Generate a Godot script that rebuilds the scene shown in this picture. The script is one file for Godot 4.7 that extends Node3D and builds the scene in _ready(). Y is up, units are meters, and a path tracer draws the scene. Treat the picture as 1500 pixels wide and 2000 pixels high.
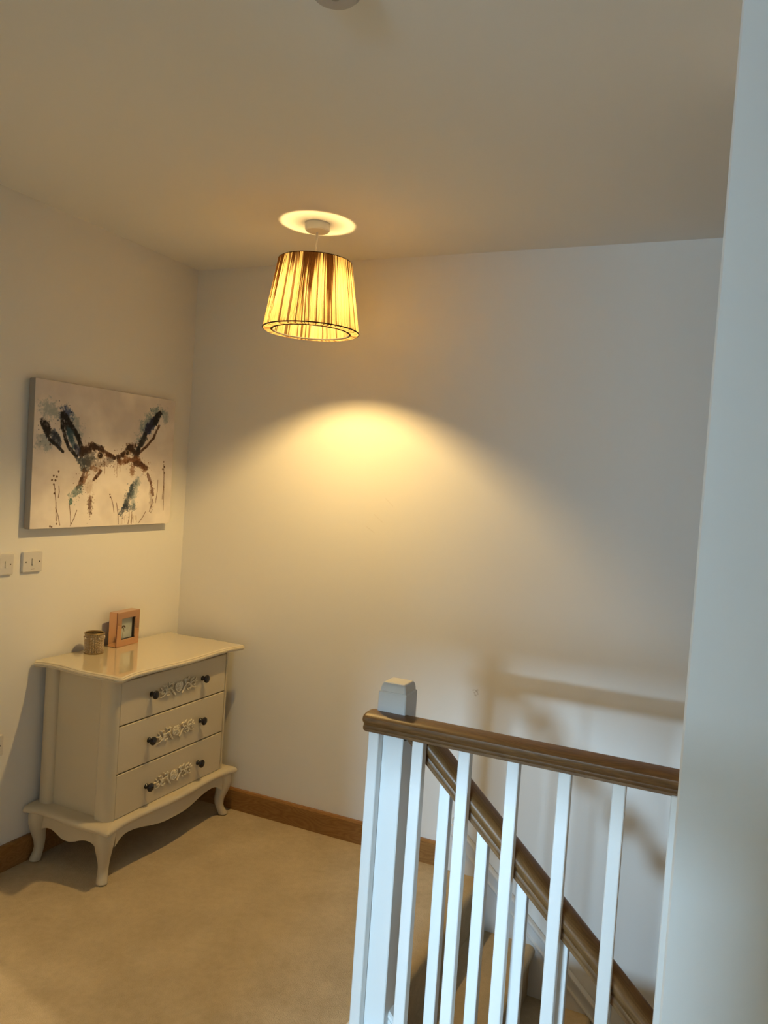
extends Node3D
# A landing with a cream chest of drawers, a pendant lamp and a stairwell balustrade.
# Room axes: the far left corner is the origin, x runs along the back wall, z comes towards the viewer.

# ---------------------------------------------------------------- mesh builder
class MB:
	var p := PackedVector3Array()
	var uv := PackedVector2Array()
	var col := PackedColorArray()
	var xf := Transform3D.IDENTITY
	var c := Color.WHITE

	func tri(a: Vector3, b: Vector3, d: Vector3, ua := Vector2.ZERO, ub := Vector2.ZERO, ud := Vector2.ZERO) -> void:
		p.append(xf * a); p.append(xf * b); p.append(xf * d)
		uv.append(ua); uv.append(ub); uv.append(ud)
		col.append(c); col.append(c); col.append(c)

	func quad(a: Vector3, b: Vector3, d: Vector3, e: Vector3) -> void:
		tri(a, b, d); tri(a, d, e)

	func quad_uv(a: Vector3, b: Vector3, d: Vector3, e: Vector3) -> void:   # a bottom left, then counter-clockwise
		tri(a, b, d, Vector2(0, 1), Vector2(1, 1), Vector2(1, 0)); tri(a, d, e, Vector2(0, 1), Vector2(1, 0), Vector2(0, 0))

	func cap(ring: PackedVector3Array) -> void:
		var n := Vector3.ZERO
		for i in ring.size():
			n += ring[i].cross(ring[(i + 1) % ring.size()])
		n = n.normalized()
		var u := n.cross(Vector3.UP if absf(n.y) < 0.9 else Vector3.RIGHT).normalized()
		var w := n.cross(u)
		var flat := PackedVector2Array()
		for q in ring:
			flat.append(Vector2(q.dot(u), q.dot(w)))
		var idx := Geometry2D.triangulate_polygon(flat)
		for k in range(0, idx.size(), 3):
			var a := ring[idx[k]]
			var b := ring[idx[k + 1]]
			var d := ring[idx[k + 2]]
			if (b - a).cross(d - a).dot(n) < 0.0:
				tri(a, d, b)
			else:
				tri(a, b, d)

	func loft(rings: Array, closed := true, cap0 := true, cap1 := true, cols := []) -> void:
		var first := p.size()
		var keep := c
		for i in rings.size() - 1:
			var r0: PackedVector3Array = rings[i]
			var r1: PackedVector3Array = rings[i + 1]
			var n := r0.size()
			for k in (n if closed else n - 1):
				var k2 := (k + 1) % n
				quad(r0[k], r0[k2], r1[k2], r1[k])
				if cols.size():
					for m in 6:
						col[col.size() - 6 + m] = cols[i] if m in [0, 1, 3] else cols[i + 1]
		if cap0:
			var back: PackedVector3Array = rings[0].duplicate()
			back.reverse()
			cap(back)
		if cap1:
			cap(rings[-1])
		c = keep
		var mid := Vector3.ZERO
		for i in range(first, p.size()):
			mid += p[i]
		mid /= maxf(1.0, p.size() - first)
		var vol := 0.0
		for i in range(first, p.size(), 3):
			vol += (p[i] - mid).dot((p[i + 1] - mid).cross(p[i + 2] - mid))
		if vol < 0.0:
			for i in range(first, p.size(), 3):
				var a := p[i + 1]
				p[i + 1] = p[i + 2]; p[i + 2] = a
				var ua := uv[i + 1]
				uv[i + 1] = uv[i + 2]; uv[i + 2] = ua
				var ca := col[i + 1]
				col[i + 1] = col[i + 2]; col[i + 2] = ca

	func box(lo: Vector3, hi: Vector3, ch := 0.0) -> void:
		if ch <= 0.0:
			loft([PackedVector3Array([lo, Vector3(hi.x, lo.y, lo.z), Vector3(hi.x, lo.y, hi.z), Vector3(lo.x, lo.y, hi.z)]),
				PackedVector3Array([Vector3(lo.x, hi.y, lo.z), Vector3(hi.x, hi.y, lo.z), hi, Vector3(lo.x, hi.y, hi.z)])])
			return
		var rings := []
		for s in [[lo.y, ch], [lo.y + ch, 0.0], [hi.y - ch, 0.0], [hi.y, ch]]:
			var e: float = s[1]
			rings.append(rect_ring(lo.x + e, hi.x - e, lo.z + e, hi.z - e, s[0], ch))
		loft(rings)

	static func rect_ring(x0: float, x1: float, z0: float, z1: float, y: float, ch: float) -> PackedVector3Array:
		return PackedVector3Array([Vector3(x0 + ch, y, z0), Vector3(x1 - ch, y, z0), Vector3(x1, y, z0 + ch), Vector3(x1, y, z1 - ch),
			Vector3(x1 - ch, y, z1), Vector3(x0 + ch, y, z1), Vector3(x0, y, z1 - ch), Vector3(x0, y, z0 + ch)])

	func lathe(profile: Array, segs := 32, cap0 := true, cap1 := true) -> void:   # profile of (radius, height), about the y axis
		var rings := []
		for q in profile:
			var r := PackedVector3Array()
			for k in segs:
				var a := TAU * k / segs
				r.append(Vector3(q.x * cos(a), q.y, q.x * sin(a)))
			rings.append(r)
		loft(rings, true, cap0, cap1)

	func prism(poly: PackedVector2Array, z0: float, z1: float, ch := 0.0) -> void:   # (x, y) outline drawn out along z
		var rings := []
		var ends := [[z0, 0.0], [z1, 0.0]]
		if ch > 0.0:
			ends = [[z0, ch], [z0 + ch, 0.0], [z1 - ch, 0.0], [z1, ch]]
		for s in ends:
			var use := poly
			if s[1] > 0.0:
				use = inset(poly, s[1])
			var r := PackedVector3Array()
			for q in use:
				r.append(Vector3(q.x, q.y, s[0]))
			rings.append(r)
		loft(rings)

	static func inset(poly: PackedVector2Array, d: float) -> PackedVector2Array:
		var out := PackedVector2Array()
		var area := 0.0
		for i in poly.size():
			area += poly[i].cross(poly[(i + 1) % poly.size()])
		var s := 1.0 if area > 0.0 else -1.0
		for i in poly.size():
			var a := poly[(i - 1 + poly.size()) % poly.size()]
			var b := poly[i]
			var e := poly[(i + 1) % poly.size()]
			var n0 := (b - a).normalized().orthogonal() * -s
			var n1 := (e - b).normalized().orthogonal() * -s
			var m := (n0 + n1).normalized()
			out.append(b + m * d / maxf(0.4, m.dot(n0)))
		return out

	func tube(path: Array, radius: Callable, sides := 8, closed_ends := true) -> void:
		var rings := []
		var up := Vector3.UP
		for i in path.size():
			var t: Vector3 = (path[mini(i + 1, path.size() - 1)] - path[maxi(i - 1, 0)]).normalized()
			var u := t.cross(up)
			if u.length() < 0.1:
				u = t.cross(Vector3.RIGHT)
			u = u.normalized()
			var w := u.cross(t).normalized()
			if i > 0:
				up = w
			else:
				up = w
			var r := PackedVector3Array()
			var rad: float = radius.call(float(i) / maxf(1.0, path.size() - 1))
			for k in sides:
				var a := TAU * k / sides
				r.append(path[i] + (u * cos(a) + w * sin(a)) * rad)
			rings.append(r)
		loft(rings, true, closed_ends, closed_ends)

	func ball(at: Vector3, r: Vector3, segs := 12, rows := 8) -> void:
		var rings := []
		for i in range(1, rows):
			var a := PI * i / rows
			var ring := PackedVector3Array()
			for k in segs:
				var b := TAU * k / segs
				ring.append(at + Vector3(r.x * sin(a) * cos(b), -r.y * cos(a), r.z * sin(a) * sin(b)))
			rings.append(ring)
		loft(rings)

	func mesh(angle := 35.0) -> ArrayMesh:
		var n := p.size() / 3
		var fn := PackedVector3Array()
		var at := {}
		for f in n:
			var a := p[f * 3]
			fn.append((p[f * 3 + 1] - a).cross(p[f * 3 + 2] - a))
			for k in 3:
				var key := Vector3i((p[f * 3 + k] * 50000.0).round())
				if not at.has(key):
					at[key] = PackedInt32Array()
				at[key].append(f)
		var least := cos(deg_to_rad(angle))
		var P := PackedVector3Array()
		var N := PackedVector3Array()
		var U := PackedVector2Array()
		var C := PackedColorArray()
		for f in n:
			var own := fn[f].normalized()
			for k in [0, 2, 1]:
				var q := p[f * 3 + k]
				var s := Vector3.ZERO
				for o in at[Vector3i((q * 50000.0).round())]:
					if fn[o].normalized().dot(own) > least:
						s += fn[o]
				P.append(q); N.append(s.normalized() if s.length() > 0.0 else own); U.append(uv[f * 3 + k]); C.append(col[f * 3 + k])
		var arr := []
		arr.resize(Mesh.ARRAY_MAX)
		arr[Mesh.ARRAY_VERTEX] = P; arr[Mesh.ARRAY_NORMAL] = N; arr[Mesh.ARRAY_TEX_UV] = U; arr[Mesh.ARRAY_COLOR] = C
		var m := ArrayMesh.new()
		m.add_surface_from_arrays(Mesh.PRIMITIVE_TRIANGLES, arr)
		return m

# ---------------------------------------------------------------- objects
func part(called: String, mb: MB, m: Material, parent: Node3D, label := "", angle := 35.0) -> MeshInstance3D:
	var o := MeshInstance3D.new()
	o.name = called
	o.mesh = mb.mesh(angle)
	o.material_override = m
	o.cast_shadow = GeometryInstance3D.SHADOW_CASTING_SETTING_ON
	parent.add_child(o, true)
	if label:
		o.set_meta("label", label)
	return o

var taken := {}

func numbered(called: String) -> String:
	if not taken.has(called):
		taken[called] = 0
		return called
	taken[called] += 1
	return "%s_%03d" % [called, taken[called]]

func thing(called: String, label: String, category: String, at := Vector3.ZERO, group := "") -> Node3D:
	var o := Node3D.new()
	o.name = numbered(called)
	add_child(o)
	o.position = at
	o.set_meta("label", label)
	o.set_meta("category", category)
	if group:
		o.set_meta("group", group)
	return o

func struct(called: String, mb: MB, m: Material, label: String, category: String) -> MeshInstance3D:
	var o := part(called, mb, m, self)
	o.set_meta("kind", "structure")
	o.set_meta("label", label)
	o.set_meta("category", category)
	return o

# ---------------------------------------------------------------- materials
func lin(r: float, g: float, b: float) -> Color:
	return Color(r, g, b).linear_to_srgb()

func mat(called: String, c: Color, rough := 0.6, metal := 0.0) -> StandardMaterial3D:
	var m := StandardMaterial3D.new()
	m.resource_name = called
	m.albedo_color = c
	m.roughness = rough
	m.metallic = metal
	return m

func noise(seed_: int, freq: float, octaves := 4) -> FastNoiseLite:
	var n := FastNoiseLite.new()
	n.seed = seed_
	n.noise_type = FastNoiseLite.TYPE_SIMPLEX_SMOOTH
	n.frequency = freq
	n.fractal_octaves = octaves
	return n

# oak grain: u runs along the board (wraps), v across it
func oak_texture(seed_: int, dark: Color, light: Color) -> ImageTexture:
	var w := 768
	var h := 384
	var im := Image.create(w, h, false, Image.FORMAT_RGB8)
	var big := noise(seed_, 1.0, 2)
	var fine := noise(seed_ + 1, 1.0, 3)
	for y in h:
		for x in w:
			var a := TAU * x / w
			var v := float(y) / h
			var warp := big.get_noise_3d(cos(a) * 0.45, sin(a) * 0.45, v * 5.0)
			var rings := sin((v * 26.0 + warp * 9.0) * TAU * 0.5)
			var streak := fine.get_noise_3d(cos(a) * 1.6, sin(a) * 1.6, v * 120.0)
			var pores := fine.get_noise_3d(cos(a) * 7.0 + 30.0, sin(a) * 7.0, v * 260.0)
			var t := 0.5 + 0.22 * rings + 0.35 * streak + 0.2 * big.get_noise_3d(cos(a) * 0.3 + 9.0, sin(a) * 0.3, v * 12.0)
			if pores > 0.28:
				t -= 0.22
			im.set_pixel(x, y, dark.lerp(light, clampf(t, 0.0, 1.0)))
	return ImageTexture.create_from_image(im)

func oak(called: String, seed_: int, dark: Color, light: Color, rough: float, tile := Vector3(1.1, 2.4, 2.4)) -> StandardMaterial3D:
	var m := mat(called, Color.WHITE, rough)
	m.albedo_texture = oak_texture(seed_, dark, light)
	m.uv1_triplanar = true
	m.uv1_scale = tile
	m.uv1_offset = Vector3(0.13, 0.37, 0.41)
	m.uv1_triplanar_sharpness = 6.0
	return m

func carpet() -> StandardMaterial3D:
	var m := mat("carpet", Color.WHITE, 0.95)
	m.specular_mode = BaseMaterial3D.SPECULAR_DISABLED
	var w := 1024
	var im := Image.create(w, w, false, Image.FORMAT_RGB8)
	var bump := Image.create(w, w, false, Image.FORMAT_L8)
	var rng := RandomNumberGenerator.new()
	rng.seed = 77
	var big := noise(5, 0.006, 4)
	var mid := noise(6, 0.035, 3)
	var a := lin(0.47, 0.375, 0.235)
	var b := lin(0.60, 0.485, 0.315)
	for y in w:
		for x in w:
			# the two halves of each axis are blended so that the tile wraps
			var fx := float(x) / w
			var fy := float(y) / w
			var s := 0.0
			for i in 2:
				for j in 2:
					var k := (fx if i else 1.0 - fx) * (fy if j else 1.0 - fy)
					s += k * (0.8 * big.get_noise_2d(x - i * w, y - j * w) + 0.45 * mid.get_noise_2d(x - i * w, y - j * w))
			var g := rng.randf()
			im.set_pixel(x, y, a.lerp(b, clampf(0.5 + 1.1 * s + 0.4 * (g - 0.5), 0.0, 1.0)))
			bump.set_pixel(x, y, Color(g, g, g))
	m.albedo_texture = ImageTexture.create_from_image(im)
	m.heightmap_enabled = true
	m.heightmap_texture = ImageTexture.create_from_image(bump)
	m.heightmap_scale = 0.16
	m.uv1_triplanar = true
	m.uv1_world_triplanar = true
	m.uv1_scale = Vector3(0.75, 0.75, 0.75)
	m.rim_enabled = true
	m.rim = 0.25
	m.rim_tint = 1.0
	return m

# ---------------------------------------------------------------- the hare print
var art: Image
var art_noise: FastNoiseLite

func blend(x: int, y: int, e: float, soft: float, color: Color, strength: float) -> void:
	var k := clampf((1.0 - e) * soft, 0.0, 1.0) * strength * clampf(0.92 + 0.55 * art_noise.get_noise_2d(x * 1.3 - 900.0, y * 1.3), 0.45, 1.0)
	if k > 0.01:
		art.set_pixel(x, y, art.get_pixel(x, y).lerp(color, k))

func rough_edge(x: int, y: int) -> float:
	return 0.75 * art_noise.get_noise_2d(x * 0.7, y * 0.7) + 0.45 * art_noise.get_noise_2d(x * 2.6 + 400.0, y * 2.6)

func dab(c: Vector2, r: Vector2, turn: float, color: Color, strength: float, rag := 0.5) -> void:
	var w := art.get_width()
	var h := art.get_height()
	var px := Vector2(c.x * w, c.y * h)
	var rr := r * w
	var reach := maxf(rr.x, rr.y) * 1.5
	for y in range(maxi(0, int(px.y - reach)), mini(h, int(px.y + reach) + 1)):
		for x in range(maxi(0, int(px.x - reach)), mini(w, int(px.x + reach) + 1)):
			var d := ((Vector2(x, y) - px).rotated(-turn) / rr).length()
			if d < 1.6:
				blend(x, y, d + rag * rough_edge(x, y), 2.0 if rag > 0.7 else 3.0, color, strength)

# a brush stroke along a line of points; the width is the half width at the middle, thinner at the ends
func stroke(pts: Array, width: float, color: Color, strength: float, rag := 0.5) -> void:
	var w := art.get_width()
	var h := art.get_height()
	var half := maxf(width * w, 0.8)
	for i in pts.size() - 1:
		var a := Vector2(pts[i].x * w, pts[i].y * h)
		var b := Vector2(pts[i + 1].x * w, pts[i + 1].y * h)
		var lo := Vector2(minf(a.x, b.x), minf(a.y, b.y)) - Vector2.ONE * half * 1.6
		var hi := Vector2(maxf(a.x, b.x), maxf(a.y, b.y)) + Vector2.ONE * half * 1.6
		for y in range(maxi(0, int(lo.y)), mini(h, int(hi.y) + 1)):
			for x in range(maxi(0, int(lo.x)), mini(w, int(hi.x) + 1)):
				var q := Vector2(x, y)
				var d := q.distance_to(Geometry2D.get_closest_point_to_segment(q, a, b)) / half
				if d < 1.6:
					blend(x, y, d + rag * rough_edge(x, y), 2.5, color, strength)

func hare_print() -> ImageTexture:
	art = Image.create(900, 650, false, Image.FORMAT_RGB8)
	art_noise = noise(41, 0.03, 4)
	for y in 650:
		for x in 900:
			var t := art_noise.get_noise_2d(x * 0.12, y * 0.12)
			art.set_pixel(x, y, Color(0.95, 0.92, 0.895).lerp(Color(0.85, 0.815, 0.80), clampf(0.4 + t + (0.25 if y < 200 else 0.25 - (y - 200) * 0.0012), 0.0, 1.0)))
	var ink := Color(0.05, 0.045, 0.07)
	var navy := Color(0.09, 0.12, 0.24)
	var teal := Color(0.20, 0.32, 0.38)
	var wash := Color(0.42, 0.52, 0.56)
	var brown := Color(0.27, 0.15, 0.09)
	var rust := Color(0.50, 0.33, 0.22)
	var pale := Color(0.84, 0.80, 0.76)
	var V := func(x: float, y: float) -> Vector2: return Vector2(x, y * 1.0)
	# washes behind the ears
	dab(V.call(0.10, 0.20), Vector2(0.085, 0.05), 0.3, wash, 0.5, 0.9)
	dab(V.call(0.19, 0.21), Vector2(0.05, 0.04), 0.6, Color(0.14, 0.22, 0.40), 0.8, 0.9)
	dab(V.call(0.07, 0.42), Vector2(0.06, 0.05), 0.0, wash, 0.45, 0.9)
	dab(V.call(0.25, 0.30), Vector2(0.05, 0.07), -0.4, wash, 0.5, 0.9)
	dab(V.call(0.77, 0.22), Vector2(0.05, 0.13), 0.65, wash, 0.7, 0.9)
	dab(V.call(0.84, 0.12), Vector2(0.06, 0.045), 0.0, wash, 0.6, 0.9)
	dab(V.call(0.92, 0.14), Vector2(0.035, 0.05), 0.0, wash, 0.5, 1.0)
	# left hare: far ear, near ear
	dab(V.call(0.075, 0.32), Vector2(0.03, 0.055), -0.75, ink, 0.95)
	dab(V.call(0.13, 0.385), Vector2(0.055, 0.032), 0.95, Color(0.14, 0.18, 0.25), 0.95)
	stroke([V.call(0.042, 0.29), V.call(0.10, 0.40), V.call(0.18, 0.47)], 0.010, ink, 0.9)
	stroke([V.call(0.166, 0.21), V.call(0.172, 0.31), V.call(0.21, 0.43), V.call(0.27, 0.50)], 0.013, ink, 0.95)
	stroke([V.call(0.175, 0.21), V.call(0.225, 0.28), V.call(0.275, 0.37), V.call(0.312, 0.48)], 0.017, ink, 0.95)
	dab(V.call(0.205, 0.29), Vector2(0.03, 0.055), -0.5, ink, 0.95)
	dab(V.call(0.235, 0.375), Vector2(0.028, 0.075), -0.55, teal, 0.95, 0.4)
	dab(V.call(0.262, 0.40), Vector2(0.010, 0.05), -0.5, pale, 0.9, 0.3)
	dab(V.call(0.276, 0.46), Vector2(0.022, 0.045), -0.5, navy, 0.8)
	# left head, cheek and muzzle
	dab(V.call(0.335, 0.45), Vector2(0.042, 0.035), 0.0, brown, 0.95, 0.7)
	dab(V.call(0.385, 0.425), Vector2(0.062, 0.022), 0.12, brown, 0.95, 0.8)
	dab(V.call(0.36, 0.50), Vector2(0.055, 0.04), 0.3, Color(0.36, 0.36, 0.36), 0.85, 0.8)
	dab(V.call(0.31, 0.54), Vector2(0.035, 0.05), -0.6, Color(0.22, 0.25, 0.28), 0.9, 0.7)
	dab(V.call(0.41, 0.55), Vector2(0.06, 0.03), 0.0, pale, 0.6, 0.8)
	dab(V.call(0.485, 0.475), Vector2(0.05, 0.020), 0.35, rust, 0.9, 0.8)
	dab(V.call(0.505, 0.51), Vector2(0.032, 0.016), 0.2, Color(0.45, 0.44, 0.45), 0.8, 0.8)
	dab(V.call(0.528, 0.495), Vector2(0.016, 0.012), 0.2, ink, 0.95, 0.4)
	dab(V.call(0.428, 0.481), Vector2(0.026, 0.024), 0.0, Color(0.66, 0.56, 0.44), 0.9, 0.3)
	dab(V.call(0.428, 0.481), Vector2(0.019, 0.019), 0.0, ink, 1.0, 0.15)
	dab(V.call(0.428, 0.481), Vector2(0.011, 0.011), 0.0, rust, 0.9, 0.1)
	dab(V.call(0.424, 0.476), Vector2(0.004, 0.004), 0.0, pale, 1.0, 0.0)
	# left neck and chest
	stroke([V.call(0.325, 0.59), V.call(0.31, 0.66), V.call(0.285, 0.72)], 0.014, brown, 0.8, 0.8)
	stroke([V.call(0.345, 0.60), V.call(0.325, 0.68)], 0.010, rust, 0.7, 0.8)
	stroke([V.call(0.435, 0.60), V.call(0.405, 0.64), V.call(0.39, 0.66)], 0.013, brown, 0.85, 0.8)
	dab(V.call(0.277, 0.75), Vector2(0.05, 0.028), -0.5, Color(0.40, 0.50, 0.50), 0.75, 1.0)
	dab(V.call(0.243, 0.81), Vector2(0.014, 0.02), 0.2, Color(0.15, 0.32, 0.30), 0.85, 0.8)
	dab(V.call(0.372, 0.845), Vector2(0.020, 0.05), 0.1, Color(0.38, 0.27, 0.22), 0.75, 0.9)
	dab(V.call(0.36, 0.72), Vector2(0.04, 0.05), 0.1, rust, 0.22, 1.0)
	# right hare: ear
	stroke([V.call(0.70, 0.43), V.call(0.76, 0.29), V.call(0.82, 0.17), V.call(0.868, 0.115)], 0.017, ink, 0.95)
	dab(V.call(0.80, 0.22), Vector2(0.034, 0.10), 0.72, Color(0.10, 0.13, 0.27), 0.95, 0.5)
	dab(V.call(0.85, 0.16), Vector2(0.026, 0.05), 0.6, ink, 0.9, 0.6)
	dab(V.call(0.745, 0.345), Vector2(0.026, 0.055), 0.75, Color(0.17, 0.17, 0.18), 0.9, 0.6)
	stroke([V.call(0.865, 0.22), V.call(0.825, 0.32), V.call(0.76, 0.40), V.call(0.715, 0.445)], 0.010, brown, 0.9, 0.6)
	dab(V.call(0.79, 0.335), Vector2(0.010, 0.05), 0.75, pale, 0.9, 0.3)
	# right head
	dab(V.call(0.655, 0.41), Vector2(0.045, 0.03), -0.3, brown, 0.95, 0.8)
	dab(V.call(0.69, 0.44), Vector2(0.035, 0.035), 0.0, ink, 0.8, 0.8)
	dab(V.call(0.60, 0.465), Vector2(0.04, 0.024), -0.5, rust, 0.8, 0.9)
	dab(V.call(0.566, 0.50), Vector2(0.022, 0.026), 0.0, brown, 0.9, 0.8)
	dab(V.call(0.625, 0.50), Vector2(0.045, 0.03), 0.0, rust, 0.75, 0.9)
	dab(V.call(0.70, 0.52), Vector2(0.075, 0.035), 0.25, brown, 0.85, 1.0)
	dab(V.call(0.755, 0.545), Vector2(0.05, 0.025), 0.5, rust, 0.85, 1.0)
	dab(V.call(0.67, 0.57), Vector2(0.02, 0.045), 0.2, rust, 0.7, 0.9)
	dab(V.call(0.627, 0.448), Vector2(0.022, 0.022), 0.0, Color(0.7, 0.62, 0.52), 0.9, 0.3)
	dab(V.call(0.625, 0.449), Vector2(0.014, 0.016), 0.0, ink, 1.0, 0.15)
	dab(V.call(0.622, 0.445), Vector2(0.004, 0.004), 0.0, pale, 1.0, 0.0)
	# right body
	dab(V.call(0.655, 0.775), Vector2(0.028, 0.10), 0.55, Color(0.24, 0.28, 0.32), 0.9, 0.8)
	dab(V.call(0.665, 0.72), Vector2(0.014, 0.05), 0.4, Color(0.15, 0.22, 0.28), 0.8, 0.7)
	dab(V.call(0.62, 0.875), Vector2(0.045, 0.025), -0.6, Color(0.16, 0.19, 0.25), 0.9, 0.9)
	dab(V.call(0.685, 0.87), Vector2(0.03, 0.02), -0.6, Color(0.35, 0.38, 0.42), 0.7, 1.0)
	dab(V.call(0.70, 0.74), Vector2(0.03, 0.10), 0.3, wash, 0.45, 1.0)
	stroke([V.call(0.79, 0.60), V.call(0.82, 0.67), V.call(0.845, 0.77)], 0.012, Color(0.40, 0.27, 0.22), 0.75, 0.9)
	dab(V.call(0.83, 0.80), Vector2(0.02, 0.07), -0.1, Color(0.55, 0.48, 0.46), 0.4, 1.0)
	# the line of each head, from the ear to the nose, and the cheeks under it
	stroke([Vector2(0.30, 0.49), Vector2(0.335, 0.445), Vector2(0.39, 0.42), Vector2(0.44, 0.435)], 0.019, Color(0.19, 0.11, 0.08), 0.85, 0.9)
	stroke([Vector2(0.455, 0.45), Vector2(0.50, 0.475), Vector2(0.532, 0.495)], 0.014, brown, 0.75, 0.9)
	stroke([Vector2(0.33, 0.50), Vector2(0.35, 0.545), Vector2(0.34, 0.585)], 0.022, Color(0.30, 0.30, 0.31), 0.75, 0.9)
	stroke([Vector2(0.38, 0.545), Vector2(0.45, 0.54), Vector2(0.51, 0.52)], 0.020, Color(0.62, 0.56, 0.52), 0.55, 1.0)
	stroke([Vector2(0.37, 0.575), Vector2(0.43, 0.595)], 0.012, rust, 0.5, 1.0)
	stroke([Vector2(0.705, 0.455), Vector2(0.66, 0.405), Vector2(0.625, 0.42), Vector2(0.59, 0.462), Vector2(0.562, 0.49)], 0.017, Color(0.20, 0.12, 0.09), 0.8, 0.9)
	stroke([Vector2(0.72, 0.50), Vector2(0.66, 0.50), Vector2(0.60, 0.515), Vector2(0.575, 0.515)], 0.020, rust, 0.7, 1.0)
	stroke([Vector2(0.69, 0.53), Vector2(0.74, 0.525), Vector2(0.785, 0.56)], 0.016, brown, 0.75, 1.0)
	for e in [[0.428, 0.481, 0.021], [0.625, 0.449, 0.016]]:
		dab(Vector2(e[0], e[1]), Vector2.ONE * e[2] * 1.15, 0.0, Color(0.72, 0.62, 0.50), 0.95, 0.2)
		dab(Vector2(e[0], e[1]), Vector2.ONE * e[2] * 0.85, 0.0, ink, 1.0, 0.1)
		dab(Vector2(e[0], e[1]), Vector2.ONE * e[2] * 0.55, 0.0, Color(0.42, 0.24, 0.12), 0.9, 0.1)
		dab(Vector2(e[0], e[1]), Vector2.ONE * e[2] * 0.30, 0.0, ink, 1.0, 0.1)
		dab(Vector2(e[0] - 0.005, e[1] - 0.006), Vector2.ONE * e[2] * 0.2, 0.0, pale, 1.0, 0.0)
	# stippled fur and splashes
	var rng := RandomNumberGenerator.new()
	rng.seed = 9
	for q in [[0.36, 0.43, 0.075, 0.05, brown, 70], [0.34, 0.53, 0.06, 0.08, Color(0.3, 0.3, 0.32), 50], [0.47, 0.53, 0.06, 0.06, brown, 40], [0.31, 0.68, 0.04, 0.12, brown, 40], [0.27, 0.77, 0.05, 0.06, teal, 30],
			[0.375, 0.86, 0.025, 0.08, brown, 30], [0.62, 0.47, 0.06, 0.07, brown, 70], [0.70, 0.52, 0.08, 0.06, brown, 80], [0.77, 0.56, 0.05, 0.05, rust, 40], [0.66, 0.79, 0.05, 0.12, teal, 40], [0.63, 0.89, 0.06, 0.04, navy, 30],
			[0.83, 0.72, 0.03, 0.14, rust, 30], [0.08, 0.36, 0.07, 0.10, navy, 30], [0.20, 0.24, 0.07, 0.08, navy, 30], [0.84, 0.17, 0.07, 0.09, navy, 30], [0.55, 0.57, 0.03, 0.07, rust, 20], [0.40, 0.60, 0.05, 0.06, rust, 30]]:
		for k in q[5]:
			var c: Color = q[4]
			dab(Vector2(q[0] + q[2] * rng.randfn() * 0.55, q[1] + q[3] * rng.randfn() * 0.55), Vector2.ONE * rng.randf_range(0.0014, 0.0042), 0.0, c, rng.randf_range(0.25, 0.8), 0.7)
	for k in 26:     # drips under the chins
		var x0 := rng.randf_range(0.46, 0.60) if k < 14 else rng.randf_range(0.58, 0.72)
		var y0 := 0.53 if k < 14 else 0.93
		stroke([Vector2(x0, y0), Vector2(x0 + rng.randf_range(-0.004, 0.004), y0 + rng.randf_range(0.03, 0.06 if k > 13 else 0.11))], 0.0018, rust, 0.4, 0.2)
	# grasses
	for s in [[0.136, 0.70, 0.157, 0.95], [0.165, 0.71, 0.164, 0.79], [0.924, 0.52, 0.938, 0.89], [0.93, 0.6, 0.925, 0.8], [0.561, 0.83, 0.582, 0.99], [0.247, 0.99, 0.285, 0.88], [0.74, 0.985, 0.79, 0.9], [0.235, 0.84, 0.25, 0.98],
			[0.845, 0.80, 0.82, 0.9], [0.88, 0.65, 0.87, 0.83], [0.66, 0.9, 0.655, 0.99], [0.68, 0.9, 0.68, 0.99], [0.52, 0.79, 0.545, 0.9], [0.15, 0.86, 0.18, 0.98]]:
		stroke([V.call(s[0], s[1]), V.call(lerpf(s[0], s[2], 0.5) + 0.004, lerpf(s[1], s[3], 0.5)), V.call(s[2], s[3])], 0.0032, brown, 0.6, 0.2)
	for q in [[0.13, 0.64], [0.142, 0.67], [0.15, 0.645], [0.132, 0.70], [0.142, 0.73], [0.138, 0.76], [0.12, 0.67], [0.922, 0.5], [0.93, 0.54], [0.918, 0.56], [0.932, 0.59], [0.51, 0.765], [0.515, 0.785], [0.16, 0.61], [0.12, 0.985], [0.13, 0.99], [0.16, 0.97], [0.10, 0.43], [0.09, 0.40]]:
		dab(V.call(q[0], q[1]), Vector2(0.006, 0.006), 0.0, brown, 0.85, 0.5)
	for k in 10:
		var a := TAU * k / 9.0
		dab(V.call(0.833 + 0.010 * cos(a), 0.885 + 0.025 * sin(a)), Vector2(0.003, 0.003), 0.0, brown, 0.6, 0.1)
	return ImageTexture.create_from_image(art)

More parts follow.
